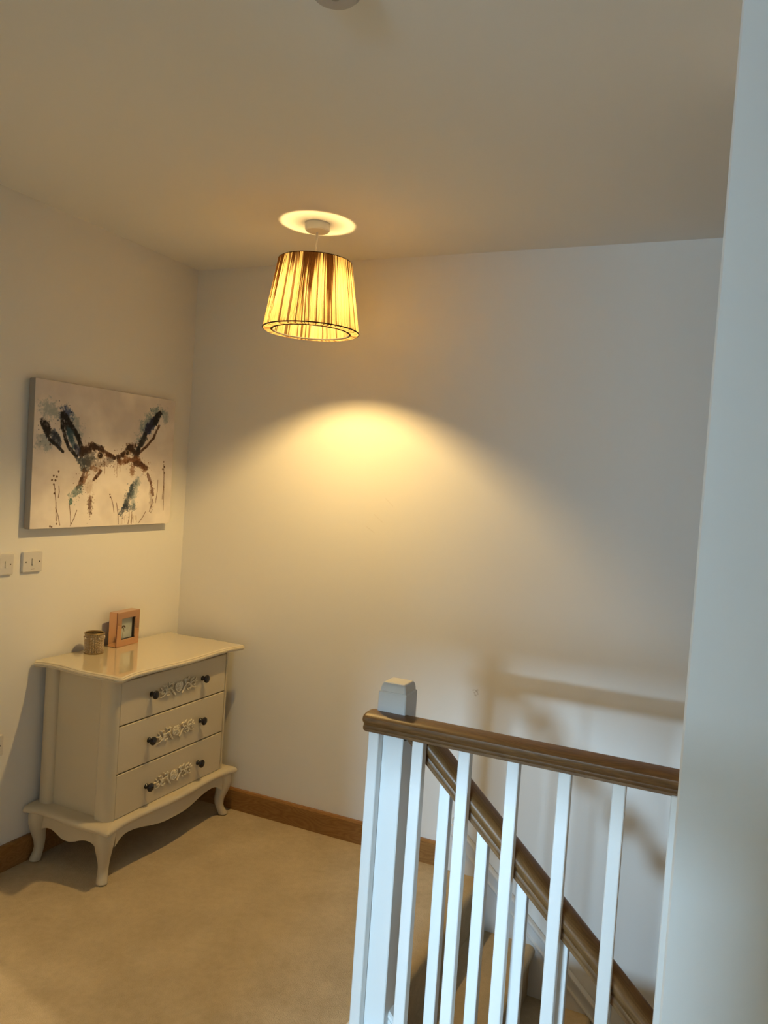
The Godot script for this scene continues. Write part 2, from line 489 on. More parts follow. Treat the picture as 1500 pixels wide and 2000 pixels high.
# painted wall with the few scuffs it has: u along x over 4 m, v down from the ceiling over 2.4 m
func scuffed_paint(base: Color) -> StandardMaterial3D:
	var m := mat("wall_paint_scuffed", base, 0.62)
	art = Image.create(2048, 1229, false, Image.FORMAT_RGB8)
	art_noise = noise(12, 0.15, 3)
	art.fill(Color.WHITE)
	var smudge := Color(0.74, 0.71, 0.67)
	for q in [[0.0, 0.0, 0.6], [0.008, 0.006, 0.8], [0.014, -0.002, 0.5], [0.005, -0.010, 0.5], [-0.005, 0.008, 0.4], [0.012, 0.011, 0.4]]:
		dab(Vector2((1.444 + q[0]) / 4.0, (2.4 - 0.706 - q[1]) / 2.4), Vector2(0.0014, 0.0009), q[0] * 90.0, smudge, q[2], 0.9)
	for s in [[0.965, 1.36, 1.005, 1.33], [1.01, 1.43, 1.045, 1.40], [0.93, 1.31, 0.97, 1.285], [0.915, 0.79, 0.922, 0.785]]:
		stroke([Vector2(s[0] / 4.0, (2.4 - s[1]) / 2.4), Vector2(s[2] / 4.0, (2.4 - s[3]) / 2.4)], 0.0005, Color(0.86, 0.83, 0.8), 0.2, 0.3)
	m.albedo_texture = ImageTexture.create_from_image(art)
	m.texture_repeat = false
	return m

# ================================================================ scene
const LAMP := Vector3(0.877, 2.4, 0.45)
const DOOR := Vector2(1.55, 1.98)            # opening in the partition behind the viewpoint, from x to x
const DOOR_HIGH := 1.15
const TRANSOM := Rect2(1.60, 1.21, 0.60, 1.05)

func _ready() -> void:
	# ---- camera, sky, daylight, exposure
	var cam := Camera3D.new()
	cam.name = "camera"
	add_child(cam)
	cam.transform = Transform3D(Basis(Vector3(0.90636, 0.06772, -0.41704), Vector3(-0.07595, 0.99711, -0.00315), Vector3(0.41562, 0.03454, 0.90888)).orthonormalized(), Vector3(2.35302, 1.48465, 2.94062))
	cam.fov = 65.608
	cam.near = 0.02
	cam.current = true
	var env := Environment.new()
	env.background_mode = Environment.BG_SKY
	var sky := Sky.new()
	var sm := ProceduralSkyMaterial.new()
	sm.sky_top_color = Color(0.50, 0.66, 0.95)
	sm.sky_horizon_color = Color(0.80, 0.87, 0.97)
	sm.ground_bottom_color = Color(0.35, 0.36, 0.33)
	sm.ground_horizon_color = Color(0.6, 0.63, 0.63)
	sky.sky_material = sm
	env.sky = sky
	env.tonemap_mode = Environment.TONE_MAPPER_LINEAR
	env.tonemap_exposure = 1.13
	env.sdfgi_enabled = true
	env.ssao_enabled = true
	env.ssil_enabled = true
	var we := WorldEnvironment.new()
	we.name = "world"
	we.environment = env
	add_child(we)
	var day := AreaLight3D.new()          # daylight, just inside the window behind the viewpoint
	day.name = "window_daylight"
	day.area_size = Vector2(0.8, 0.3)
	day.light_color = lin(0.50, 0.76, 1.0)
	day.light_energy = 30.5
	day.area_range = 16.0
	day.shadow_enabled = true
	add_child(day)
	day.position = Vector3(1.7, 1.50, 6.06)   # shines along -z

	# ---- materials
	var paint := mat("wall_paint", lin(0.865, 0.85, 0.81), 0.62)
	var ceiling_paint := mat("ceiling_paint", lin(0.87, 0.86, 0.835), 0.85)
	var white_gloss := mat("white_gloss_paint", lin(0.80, 0.80, 0.78), 0.32)
	var cream := mat("cream_lacquer", lin(0.66, 0.575, 0.415), 0.28)
	var cream_top := mat("cream_lacquer_polished", lin(0.68, 0.595, 0.435), 0.05)
	cream_top.clearcoat_enabled = true
	cream_top.clearcoat = 1.0
	cream_top.clearcoat_roughness = 0.03
	var black := mat("black_ceramic", lin(0.012, 0.009, 0.012), 0.22)
	var plastic := mat("white_plastic", lin(0.72, 0.70, 0.68), 0.35)
	var dark := mat("dark_metal", lin(0.03, 0.025, 0.02), 0.4)
	var skirting := oak("oak_skirting", 21, lin(0.24, 0.105, 0.026), lin(0.40, 0.205, 0.062), 0.42)
	var rail_oak := oak("oak_handrail", 34, lin(0.115, 0.051, 0.013), lin(0.235, 0.118, 0.038), 0.42, Vector3(0.9, 3.2, 3.2))
	var pile := carpet()

	build_shell(paint, ceiling_paint, white_gloss, skirting, pile)
	build_staircase(white_gloss, pile)
	build_landing_balustrade(white_gloss, rail_oak, dark)
	build_stair_balustrade(white_gloss, rail_oak)
	build_chest(cream, cream_top, black)
	build_pendant(plastic, dark)
	build_canvas()
	build_frame()
	build_candle_holder()
	build_switches(plastic, dark)
	build_smoke_alarm()

# ---------------------------------------------------------------- room
func build_shell(paint: Material, ceiling_paint: Material, white: Material, oakm: Material, pile: Material) -> void:
	var b := MB.new()
	b.box(Vector3(-3.2, -0.28, -0.6), Vector3(0.0, 0.0, 4.92))
	b.box(Vector3(0.0, -0.28, -0.12), Vector3(1.515, 0.0, 6.32))
	b.box(Vector3(1.515, -0.28, 1.075), Vector3(3.72, 0.0, 6.32))
	struct("floor", b, pile, "beige carpet of the landing", "floor")

	b = MB.new()
	b.box(Vector3(-3.2, 2.4, -0.6), Vector3(4.4, 2.52, 6.32))
	struct("ceiling", b, ceiling_paint, "plain off-white ceiling above the landing", "ceiling")

	b = MB.new()
	b.box(Vector3(-0.12, -2.9, -0.12), Vector3(4.4, 2.4, 0.0))
	for i in b.p.size():
		b.uv[i] = Vector2(b.p[i].x / 4.0, (2.4 - b.p[i].y) / 2.4)
	struct("wall_back", b, scuffed_paint(lin(0.865, 0.85, 0.81)), "off-white back wall behind the stairs", "wall")

	b = MB.new()
	b.box(Vector3(-0.12, 0, -0.12), Vector3(0, 2.4, 1.17))
	b.box(Vector3(-0.12, 1.78, 1.17), Vector3(0, 2.4, 1.90))
	b.box(Vector3(-0.12, 0, 1.90), Vector3(0, 2.4, 6.32))
	struct("wall_left", b, paint, "off-white left wall with the canvas print", "wall")

	b = MB.new()
	b.box(Vector3(2.275, 0, 1.04), Vector3(3.72, 2.4, 1.4), 0.004)
	struct("wall_right", b, paint, "pale end of the partition wall at the right", "wall")
	b = MB.new()
	b.box(Vector3(3.6, 0, 1.4), Vector3(3.72, 2.4, 6.32))
	struct("wall_side", b, paint, "off-white side wall of the hall behind the viewpoint", "wall")
	# partition behind the viewpoint with the doorway that the daylight comes through
	b = MB.new()
	b.box(Vector3(0, 0, 3.3), Vector3(DOOR.x, 2.4, 3.4))
	b.box(Vector3(DOOR.x, TRANSOM.position.y, 3.3), Vector3(TRANSOM.position.x, 2.4, 3.4))
	b.box(Vector3(TRANSOM.end.x, 0, 3.3), Vector3(3.6, 2.4, 3.4))
	b.box(Vector3(DOOR.y, 0, 3.3), Vector3(TRANSOM.end.x, TRANSOM.position.y, 3.4))
	b.box(Vector3(DOOR.x, DOOR_HIGH, 3.3), Vector3(DOOR.y, TRANSOM.position.y, 3.4))
	b.box(Vector3(TRANSOM.position.x, TRANSOM.end.y, 3.3), Vector3(TRANSOM.end.x, 2.4, 3.4))
	struct("wall_rear", b, paint, "off-white partition with a doorway behind the viewpoint", "wall")

	var tinted := mat("tinted_glass", Color(0.9, 0.95, 1.0, 0.58), 0.03)
	tinted.transparency = BaseMaterial3D.TRANSPARENCY_ALPHA
	b = MB.new()
	b.box(Vector3(TRANSOM.position.x, TRANSOM.position.y, 3.348), Vector3(TRANSOM.end.x, TRANSOM.end.y, 3.352))
	var wt := struct("window_2", b, tinted, "tinted glass transom over the doorway behind the viewpoint", "window")
	wt.set_meta("kind", "structure")

	var win := Rect2(1.3, 1.33, 0.8, 0.34)
	b = MB.new()
	b.box(Vector3(0, 0, 6.2), Vector3(win.position.x, 2.4, 6.32))
	b.box(Vector3(win.end.x, 0, 6.2), Vector3(3.72, 2.4, 6.32))
	b.box(Vector3(win.position.x, 0, 6.2), Vector3(win.end.x, win.position.y, 6.32))
	b.box(Vector3(win.position.x, win.end.y, 6.2), Vector3(win.end.x, 2.4, 6.32))
	struct("wall_front", b, paint, "off-white wall with the window, far behind the viewpoint", "wall")
	b = MB.new()
	for q in [[win.position.x, win.position.x + 0.05], [win.end.x - 0.05, win.end.x], [win.get_center().x - 0.025, win.get_center().x + 0.025]]:
		b.box(Vector3(q[0], win.position.y, 6.23), Vector3(q[1], win.end.y, 6.29), 0.004)
	for q in [[win.position.y, win.position.y + 0.05], [win.end.y - 0.05, win.end.y]]:
		b.box(Vector3(win.position.x, q[0], 6.23), Vector3(win.end.x, q[1], 6.29), 0.004)
	var w := struct("window_1", b, white, "white window frame behind the viewpoint", "window")
	var glass := mat("window_glass", Color(0.9, 0.95, 1.0, 0.06), 0.03)
	glass.transparency = BaseMaterial3D.TRANSPARENCY_ALPHA
	b = MB.new()
	b.box(Vector3(win.position.x + 0.05, win.position.y + 0.05, 6.258), Vector3(win.end.x - 0.05, win.end.y - 0.05, 6.262))
	part("pane", b, glass, w)

	# stairwell below and the lit room through the doorway at the left
	b = MB.new()
	b.box(Vector3(1.515, -2.9, 1.075), Vector3(4.4, -0.28, 1.2))
	b.box(Vector3(4.28, -2.9, -0.12), Vector3(4.4, 2.4, 1.2))
	b.box(Vector3(3.6, 0.0, 0.98), Vector3(4.4, 2.4, 1.1))
	b.box(Vector3(1.3, -2.9, -0.12), Vector3(1.42, -0.28, 1.2))
	b.box(Vector3(1.3, -3.0, -0.12), Vector3(4.4, -2.9, 1.2))
	struct("wall_stairwell", b, paint, "off-white walls round the stairwell below the landing", "wall")
	b = MB.new()
	b.box(Vector3(-3.2, 0, -0.6), Vector3(-3.08, 2.4, 4.92))
	b.box(Vector3(-3.08, 0, -0.6), Vector3(-0.12, 2.4, -0.12))
	b.box(Vector3(-3.08, 0, 4.8), Vector3(-0.12, 2.4, 4.92))
	struct("wall_adjoining", b, paint, "off-white walls of the room through the left doorway", "wall")
	var g := mat("lamp_glass", lin(1.0, 0.85, 0.6), 0.4)
	g.emission_enabled = true
	g.emission = lin(1.0, 0.78, 0.48)
	g.emission_energy_multiplier = 4.0
	var t := thing("ceiling_bulb", "bare ceiling bulb in the room through the left doorway", "lamp", Vector3(-1.5, 2.4, 0.85))
	b = MB.new()
	b.lathe([Vector2(0.03, 0), Vector2(0.03, -0.05), Vector2(0.018, -0.08), Vector2(0.018, -0.2)], 20)
	part("holder", b, mat("holder_plastic", lin(0.7, 0.7, 0.68), 0.4), t)
	b = MB.new()
	b.ball(Vector3(0, -0.245, 0), Vector3(0.045, 0.05, 0.045), 20, 12)
	part("bulb", b, g, t)
	var l := OmniLight3D.new()
	l.name = "bulb_light"
	l.light_color = lin(1.0, 0.78, 0.48)
	l.light_energy = 2.0
	l.light_size = 0.04
	l.omni_range = 12.0
	l.omni_attenuation = 2.0
	l.shadow_enabled = true
	t.add_child(l)
	l.position = Vector3(0, -0.245, 0)

	# skirting boards, chamfered along the top
	var sk := PackedVector2Array([Vector2(0, 0), Vector2(0.018, 0), Vector2(0.018, 0.085), Vector2(0.012, 0.092), Vector2(0, 0.092)])
	b = MB.new()
	b.xf = Transform3D(Basis(Vector3(0, 0, 1), Vector3.UP, Vector3(-1, 0, 0)), Vector3(1.352, 0, 0))
	b.prism(sk, 0.0, 1.352)
	struct("baseboard_back", b, oakm, "oak skirting board along the foot of the back wall", "skirting")
	b = MB.new()
	b.prism(sk, 0.018, 1.10)
	struct("baseboard_left", b, oakm, "oak skirting board along the foot of the left wall", "skirting")

# ---------------------------------------------------------------- stairs
const RISE := 0.193
const GOING := 0.222
const NOSE_X := 1.535

func build_staircase(white: Material, pile: Material) -> void:
	var t := thing("staircase", "beige carpeted staircase with white strings going down to the right", "staircase", Vector3(NOSE_X, 0, 0))
	# landing nosing, then each step: a tread with a rolled nosing and a riser
	for i in 11:
		var y := -RISE * i
		var x := GOING * i
		var b := MB.new()
		var nose := PackedVector2Array()
		if i == 0:
			nose.append(Vector2(-0.03, 0.0005))
		else:
			nose.append(Vector2(-GOING - 0.02, 0.0))
		nose.append(Vector2(-0.022, 0.0006 if i == 0 else 0.0))
		for k in range(1, 9):
			var a := PI / 2 - PI * k / 9.0
			nose.append(Vector2(-0.022 + 0.022 * cos(a), -0.022 + 0.022 * sin(a)))
		nose.append(Vector2(-0.022, -0.044))
		nose.append(Vector2(-0.03 if i == 0 else -GOING - 0.02, -0.044))
		b.xf = Transform3D(Basis.IDENTITY, Vector3(x, y, 0))
		b.prism(nose, 0.02, 1.045)
		part("tread", b, pile, t, "", 50.0)
		b = MB.new()
		b.box(Vector3(x - 0.04, y - RISE, 0.02), Vector3(x - 0.018, y - 0.03, 1.045))
		part("riser", b, pile, t)
	# string against the wall: a flat board with two beads along its top edge
	var sl := 0.935
	var top := func(x: float) -> float: return 0.152 - sl * (x - 1.456)
	var b2 := MB.new()
	b2.xf = Transform3D(Basis.IDENTITY, Vector3(-NOSE_X, 0, 0))
	b2.prism(PackedVector2Array([Vector2(1.352, -0.2), Vector2(1.352, 0.175), Vector2(1.431, 0.175), Vector2(4.2, top.call(4.2)), Vector2(4.2, top.call(4.2) - 0.42), Vector2(1.6, top.call(1.6) - 0.42)]), 0.002, 0.02)
	part("wall_string", b2, white, t)
	b2 = MB.new()
	b2.xf = Transform3D(Basis.IDENTITY, Vector3(-NOSE_X, 0, 0))
	for o in [[0.003, -0.013, 0.030], [-0.052, -0.068, 0.026]]:
		var y0: float = o[0]
		var y1: float = o[1]
		b2.prism(PackedVector2Array([Vector2(1.40, top.call(1.40) + y0), Vector2(4.2, top.call(4.2) + y0), Vector2(4.2, top.call(4.2) + y1), Vector2(1.40, top.call(1.40) + y1)]), 0.002, o[2], 0.004)
	part("string_moulding", b2, white, t)
	# outer string under the stair balusters, with a capping
	b2 = MB.new()
	b2.xf = Transform3D(Basis.IDENTITY, Vector3(-NOSE_X, 0, 0))
	var oy := func(x: float) -> float: return 0.105 - 0.925 * (x - 1.605)
	b2.prism(PackedVector2Array([Vector2(1.60, oy.call(1.60)), Vector2(4.2, oy.call(4.2)), Vector2(4.2, oy.call(4.2) - 0.36), Vector2(1.60, oy.call(1.60) - 0.36)]), 1.045, 1.07)
	part("outer_string", b2, white, t)
	b2 = MB.new()
	b2.xf = Transform3D(Basis.IDENTITY, Vector3(-NOSE_X, 0, 0))
	b2.prism(PackedVector2Array([Vector2(1.60, oy.call(1.60) + 0.022), Vector2(4.2, oy.call(4.2) + 0.022), Vector2(4.2, oy.call(4.2)), Vector2(1.60, oy.call(1.60))]), 1.033, 1.072, 0.005)
	part("string_capping", b2, white, t)

# handrail section, looking along the rail: y up from the underside, width about 0.072
func rail_section() -> PackedVector2Array:
	var half := [Vector2(0.026, 0.0), Vector2(0.030, 0.002), Vector2(0.030, 0.008), Vector2(0.027, 0.011), Vector2(0.0255, 0.015), Vector2(0.028, 0.020),
		Vector2(0.0345, 0.0245), Vector2(0.0375, 0.031), Vector2(0.0365, 0.038), Vector2(0.031, 0.0435), Vector2(0.020, 0.047), Vector2(0.008, 0.0485)]
	var out := PackedVector2Array()
	for q in half:
		out.append(q)
	half.reverse()
	for q in half:
		out.append(Vector2(-q.x, q.y))
	return out

func rail_mesh(length: float, high := 1.0) -> MB:      # along +x from the origin, underside at y = 0
	var b := MB.new()
	var rings := []
	var s := rail_section()
	for e in [[0.0, 0.82], [0.004, 0.95], [0.01, 1.0], [length - 0.002, 1.0], [length, 0.97]]:
		var r := PackedVector3Array()
		for q in s:
			r.append(Vector3(e[0], 0.024 + (q.y * high - 0.024) * e[1], q.x * e[1]))
		rings.append(r)
	b.loft(rings)
	return b

func build_landing_balustrade(white: Material, rail: Material, dark: Material) -> void:
	var o := Vector3(1.567, 0, 1.107)
	var t := thing("landing_balustrade", "white landing balustrade with oak handrail and square newel post at its left end", "balustrade", o)
	var b := MB.new()
	b.xf = Transform3D(Basis.IDENTITY, -o)
	var x0 := 1.530
	var x1 := 1.607
	var z0 := 1.023
	var z1 := 1.100
	# newel post: square shaft, narrow step, cove-chamfered top
	var rings := []
	for s in [[-0.3, 0.0], [0.9555, 0.0], [0.9585, 0.0016], [0.9592, 0.0036], [0.966, 0.0040], [0.972, 0.0050], [0.9765, 0.0066], [0.980, 0.0088], [0.9815, 0.0112]]:
		rings.append(MB.rect_ring(x0 + s[1], x1 - s[1], z0 + s[1], z1 - s[1], s[0], 0.0022))
	b.loft(rings)
	part("newel_post", b, white, t, "square white newel post with a chamfered cap", 25.0)
	var r := part("handrail", rail_mesh(2.275 - 1.508), rail, t, "moulded oak handrail running level to the wall")
	r.position = Vector3(1.508, 0.8585, 1.107) - o
	for k in 6:
		b = MB.new()
		var bx := 1.524 + 0.1204 * k
		b.xf = Transform3D(Basis.IDENTITY, Vector3(bx, 0, 1.102) - o)
		b.box(Vector3(0, 0.085, 0), Vector3(0.0285, 0.862, 0.0285), 0.0018)
		part("baluster", b, white, t, "", 25.0)
	b = MB.new()
	b.xf = Transform3D(Basis.IDENTITY, -o)
	b.box(Vector3(2.249, -0.02, 1.085), Vector3(2.275, 0.862, 1.140), 0.002)
	part("half_newel", b, white, t, "narrow white half newel fixed to the partition wall")
	b = MB.new()
	b.xf = Transform3D(Basis.IDENTITY, -o)
	b.box(Vector3(1.512, 0.072, 1.078), Vector3(2.252, 0.092, 1.146), 0.004)
	part("base_rail", b, white, t)
	b = MB.new()
	b.xf = Transform3D(Basis.IDENTITY, -o)
	b.box(Vector3(1.518, -0.26, 1.086), Vector3(2.275, 0.074, 1.138))
	part("apron_board", b, white, t)
	b = MB.new()
	b.xf = Transform3D(Basis.IDENTITY, -o)
	b.ball(Vector3(1.607, 0.845, 1.088), Vector3(0.006, 0.006, 0.006), 8, 6)
	part("screw_cap", b, dark, t)

func build_stair_balustrade(white: Material, rail: Material) -> void:
	var o := Vector3(1.607, 0, 1.058)
	var t := thing("stair_balustrade", "sloping oak stair handrail on white balusters behind the landing balustrade", "balustrade", o)
	var sl := 0.925
	var under := func(x: float) -> float: return 0.684 - sl * (x - 1.781)
	var ang := atan(sl)
	var start := 1.600
	var len := (3.9 - start) / cos(ang)
	var r := part("handrail", rail_mesh(len, 1.12), rail, t, "oak handrail sloping down with the stairs")
	r.transform = Transform3D(Basis(Vector3.BACK, -ang), Vector3(start, under.call(start), 1.058) - o)
	for k in 19:
		var x := 1.7025 + 0.1055 * k
		var bw := 0.0285
		var b := MB.new()
		b.xf = Transform3D(Basis.IDENTITY, Vector3(0, 0, 1.0435) - o)
		var lo := func(q: float) -> float: return 0.12 - 0.925 * (q - 1.605)
		b.prism(PackedVector2Array([Vector2(x, lo.call(x)), Vector2(x + bw, lo.call(x + bw)), Vector2(x + bw, under.call(x + bw) + 0.006), Vector2(x, under.call(x) + 0.006)]), 0.0, bw, 0.0018)
		part("baluster", b, white, t, "", 25.0)

# ---------------------------------------------------------------- chest of drawers
const CHEST := Vector3(0.20, 0, 0.44)

# serpentine outline of the top and of the plinth, inset by e; x out of the wall, z along it
func serpentine(e: float, y: float, front: float, half: float) -> PackedVector3Array:
	var out := PackedVector3Array()
	var back := 0.012
	var f := front - e
	var h := half - e
	var rc := maxf(0.006, 0.020 - e * 0.5)
	var side := func(x: float) -> float:
		var s := (x - back) / (f - back)
		return -0.010 + 0.007 * cos((s - 0.62) * 8.2) * (1.0 - 0.2 * s) + 0.010 * pow(clampf((0.14 - s) / 0.14, 0.0, 1.0), 2.0) + 0.010 * pow(clampf((s - 0.86) / 0.14, 0.0, 1.0), 1.5)
	var frontf := func(s: float) -> float:          # s from -1 to 1
		var a := absf(s)
		return -0.012 + 0.006 * cos(a * 4.6) + 0.014 * pow(clampf((a - 0.72) / 0.28, 0.0, 1.0), 1.6)
	out.append(Vector3(back, y, -h + 0.004))
	out.append(Vector3(back, y, h - 0.004))
	for k in range(0, 15):
		var x := lerpf(back + 0.004, f - rc, k / 14.0)
		out.append(Vector3(x, y, h + side.call(x)))
	for k in range(1, 4):                             # rounded corner
		var a := PI / 2 * k / 4.0
		out.append(Vector3(f - rc + rc * sin(a) + (frontf.call(1.0)) * k / 4.0, y, h - rc + rc * cos(a) + side.call(f - rc) * (1.0 - k / 4.0)))
	for k in range(0, 25):
		var s := lerpf(1.0, -1.0, k / 24.0)
		out.append(Vector3(f + frontf.call(s), y, s * (h - rc)))
	for k in range(3, 0, -1):
		var a := PI / 2 * k / 4.0
		out.append(Vector3(f - rc + rc * sin(a) + (frontf.call(1.0)) * k / 4.0, y, -(h - rc + rc * cos(a) + side.call(f - rc) * (1.0 - k / 4.0))))
	for k in range(14, -1, -1):
		var x := lerpf(back + 0.004, f - rc, k / 14.0)
		out.append(Vector3(x, y, -(h + side.call(x))))
	return out

func build_chest(cream: Material, polished: Material, black: Material) -> void:
	var base := Vector3(CHEST.x, 0, CHEST.z)
	var t := thing("chest_of_drawers", "cream three-drawer chest with black knobs and curved legs in the corner", "chest", base)
	var X := Transform3D(Basis.IDENTITY, Vector3(-CHEST.x, 0, 0))     # parts are drawn with x from the wall and z from the middle
	var b := MB.new()
	# top: stepped ogee edge
	b.xf = X
	var rings := []
	for s in [[0.012, 0.7285], [0.006, 0.7300], [0.0045, 0.7345], [0.0, 0.7375], [0.0, 0.7425], [0.003, 0.7450], [0.0045, 0.7460], [0.0045, 0.7480], [0.008, 0.7505], [0.011, 0.7510]]:
		rings.append(serpentine(s[0], s[1], 0.423, 0.387))
	b.loft(rings)
	part("top", b, polished, t, "polished serpentine top with a stepped edge", 30.0)
	# carcass: back, sides set in between corner posts, rails between the drawers
	b = MB.new()
	b.xf = X
	b.box(Vector3(0.02, 0.21, -0.318), Vector3(0.335, 0.73, 0.318))
	b.box(Vector3(0.04, 0.212, 0.31), Vector3(0.32, 0.73, 0.3235))
	b.box(Vector3(0.04, 0.212, -0.3235), Vector3(0.32, 0.73, -0.31))
	for y in [[0.205, 0.212], [0.716, 0.73]]:
		b.box(Vector3(0.33, y[0], -0.318), Vector3(0.366, y[1], 0.318))
	part("carcass", b, cream, t)
	# corner posts
	for s in [1.0, -1.0]:
		for f in [true, false]:
			b = MB.new()
			b.xf = X
			var ring0 := PackedVector3Array()
			if f:
				ring0.append(Vector3(0.300, 0, s * 0.316))
				ring0.append(Vector3(0.372, 0, s * 0.316))
				for k in 9:
					var a := PI / 2 * k / 8.0
					ring0.append(Vector3(0.338 + 0.034 * cos(a), 0, s * (0.3195 + 0.0265 * sin(a))))
				ring0.append(Vector3(0.310, 0, s * 0.346))
				ring0.append(Vector3(0.303, 0, s * 0.341))
				ring0.append(Vector3(0.300, 0, s * 0.330))
			else:
				ring0.append(Vector3(0.02, 0, s * 0.316))
				ring0.append(Vector3(0.082, 0, s * 0.316))
				for k in 9:
					var a := PI * k / 8.0
					ring0.append(Vector3(0.051 + 0.031 * cos(a), 0, s * (0.326 + 0.020 * sin(a))))
			var ring1 := ring0.duplicate()
			for k in ring1.size():
				ring0[k].y = 0.207
				ring1[k].y = 0.731
			b.loft([ring0, ring1])
			part("corner_post", b, cream, t)
	# plinth moulding
	b = MB.new()
	b.xf = X
	rings = []
	for s in [[0.045, 0.2140], [0.022, 0.2130], [0.012, 0.2105], [0.004, 0.2060], [0.0, 0.2000], [0.0005, 0.1930], [0.004, 0.1885], [0.010, 0.1860], [0.03, 0.1850]]:
		rings.append(serpentine(s[0], s[1], 0.414, 0.400))
	b.loft(rings)
	part("plinth", b, cream, t, "", 40.0)
	# aprons, cut in a curve along the bottom
	var arch := func(u: float) -> float:            # u from -1 to 1 between the legs
		var a := absf(u)
		if a > 0.80:
			return 0.152 - 0.030 * pow((a - 0.80) / 0.20, 2.0)
		return 0.123 + 0.029 * (0.5 - 0.5 * cos(PI * clampf((a - 0.14) / 0.66, 0.0, 1.0)))
	b = MB.new()
	b.xf = X
	rings = []
	for k in 41:
		var u := k / 20.0 - 1.0
		var z := u * 0.318
		var xf2 := 0.388 + 0.005 * cos(u * 4.4)
		var lo: float = arch.call(u)
		rings.append(PackedVector3Array([Vector3(xf2 - 0.002, lo, z), Vector3(xf2, lo + 0.003, z), Vector3(xf2, 0.190, z), Vector3(xf2 - 0.02, 0.190, z), Vector3(xf2 - 0.02, lo, z)]))
	b.loft(rings)
	part("apron", b, cream, t, "front apron with a curved lower edge")
	for s in [1.0, -1.0]:
		b = MB.new()
		b.xf = X
		rings = []
		for k in 31:
			var u := k / 15.0 - 1.0
			var x := lerpf(0.045, 0.36, k / 30.0)
			var z := 0.366 + 0.004 * cos(u * 4.4)
			var a := absf(u)
			var lo := 0.118 + 0.020 * (0.5 - 0.5 * cos(PI * clampf((a - 0.05) / 0.5, 0.0, 1.0)))
			if a > 0.62:
				lo = 0.138 - 0.04 * pow((a - 0.62) / 0.38, 2.0)
			rings.append(PackedVector3Array([Vector3(x, lo, s * (z - 0.002)), Vector3(x, lo + 0.003, s * z), Vector3(x, 0.190, s * z), Vector3(x, 0.190, s * (z - 0.02)), Vector3(x, lo, s * (z - 0.02))]))
		b.loft(rings)
		part("apron", b, cream, t)
	# cabriole legs: knee out, ankle in, toe out along the diagonal
	for s in [1.0, -1.0]:
		for f in [1.0, -1.0]:
			b = MB.new()
			b.xf = X
			rings = []
			var cx := 0.362 if f > 0.0 else 0.043
			var cz: float = 0.346 * s
			var dir := Vector3(f * 0.75 if f > 0.0 else -0.05, 0, s)
			for q in [[0.196, 0.036, 0.000], [0.175, 0.036, 0.003], [0.150, 0.033, 0.006], [0.125, 0.0285, 0.005], [0.100, 0.0240, 0.001], [0.075, 0.0200, -0.004], [0.050, 0.0175, -0.004], [0.030, 0.0172, 0.001], [0.016, 0.0190, 0.007], [0.006, 0.0195, 0.010], [0.001, 0.016, 0.010], [0.0, 0.011, 0.010]]:
				var r: float = q[1]
				var m: Vector3 = Vector3(cx, q[0], cz) + dir * (q[2] * 1.15)
				rings.append(MB.rect_ring(m.x - r, m.x + r, m.z - r, m.z + r, q[0], r * 0.56))
			b.loft(rings)
			part("leg", b, cream, t, "", 60.0)
	# drawers
	var fronts := [[0.556, 0.7145], [0.3800, 0.5520], [0.2145, 0.376]]
	var heights := [0.640, 0.465, 0.288]
	var knob: Mesh
	var carving: Mesh = carving_mesh()
	var pale := mat("carving_paint", lin(0.78, 0.70, 0.54), 0.35)
	for i in 3:
		b = MB.new()
		b.xf = X
		b.box(Vector3(0.325, fronts[i][0], -0.3135), Vector3(0.371, fronts[i][1], 0.3135), 0.0025)
		var d := part("drawer", b, cream, t, ["top drawer", "middle drawer", "bottom drawer"][i], 25.0)
		for z in [0.153, -0.155]:
			if knob == null:
				b = MB.new()
				b.xf = Transform3D(Basis(Vector3(0, 1, 0), Vector3(1, 0, 0), Vector3(0, 0, -1)), Vector3.ZERO)
				b.lathe([Vector2(0.010, 0.0), Vector2(0.0105, 0.002), Vector2(0.009, 0.005), Vector2(0.0062, 0.009), Vector2(0.0062, 0.012), Vector2(0.011, 0.015), Vector2(0.0152, 0.0185), Vector2(0.0165, 0.022), Vector2(0.0155, 0.0255), Vector2(0.011, 0.028), Vector2(0.005, 0.029)], 24)
				knob = b.mesh(50.0)
			var k := MeshInstance3D.new()
			k.name = "knob"
			k.mesh = knob
			k.material_override = black
			d.add_child(k, true)
			k.position = Vector3(0.371 - CHEST.x, heights[i], z)
		var c := MeshInstance3D.new()
		c.name = "carved_garland"
		c.mesh = carving
		c.material_override = pale
		c.set_meta("label", "carved garland of scrolls and flowers")
		d.add_child(c, true)
		c.position = Vector3(0.371 - CHEST.x, heights[i] - 0.004, -0.001)

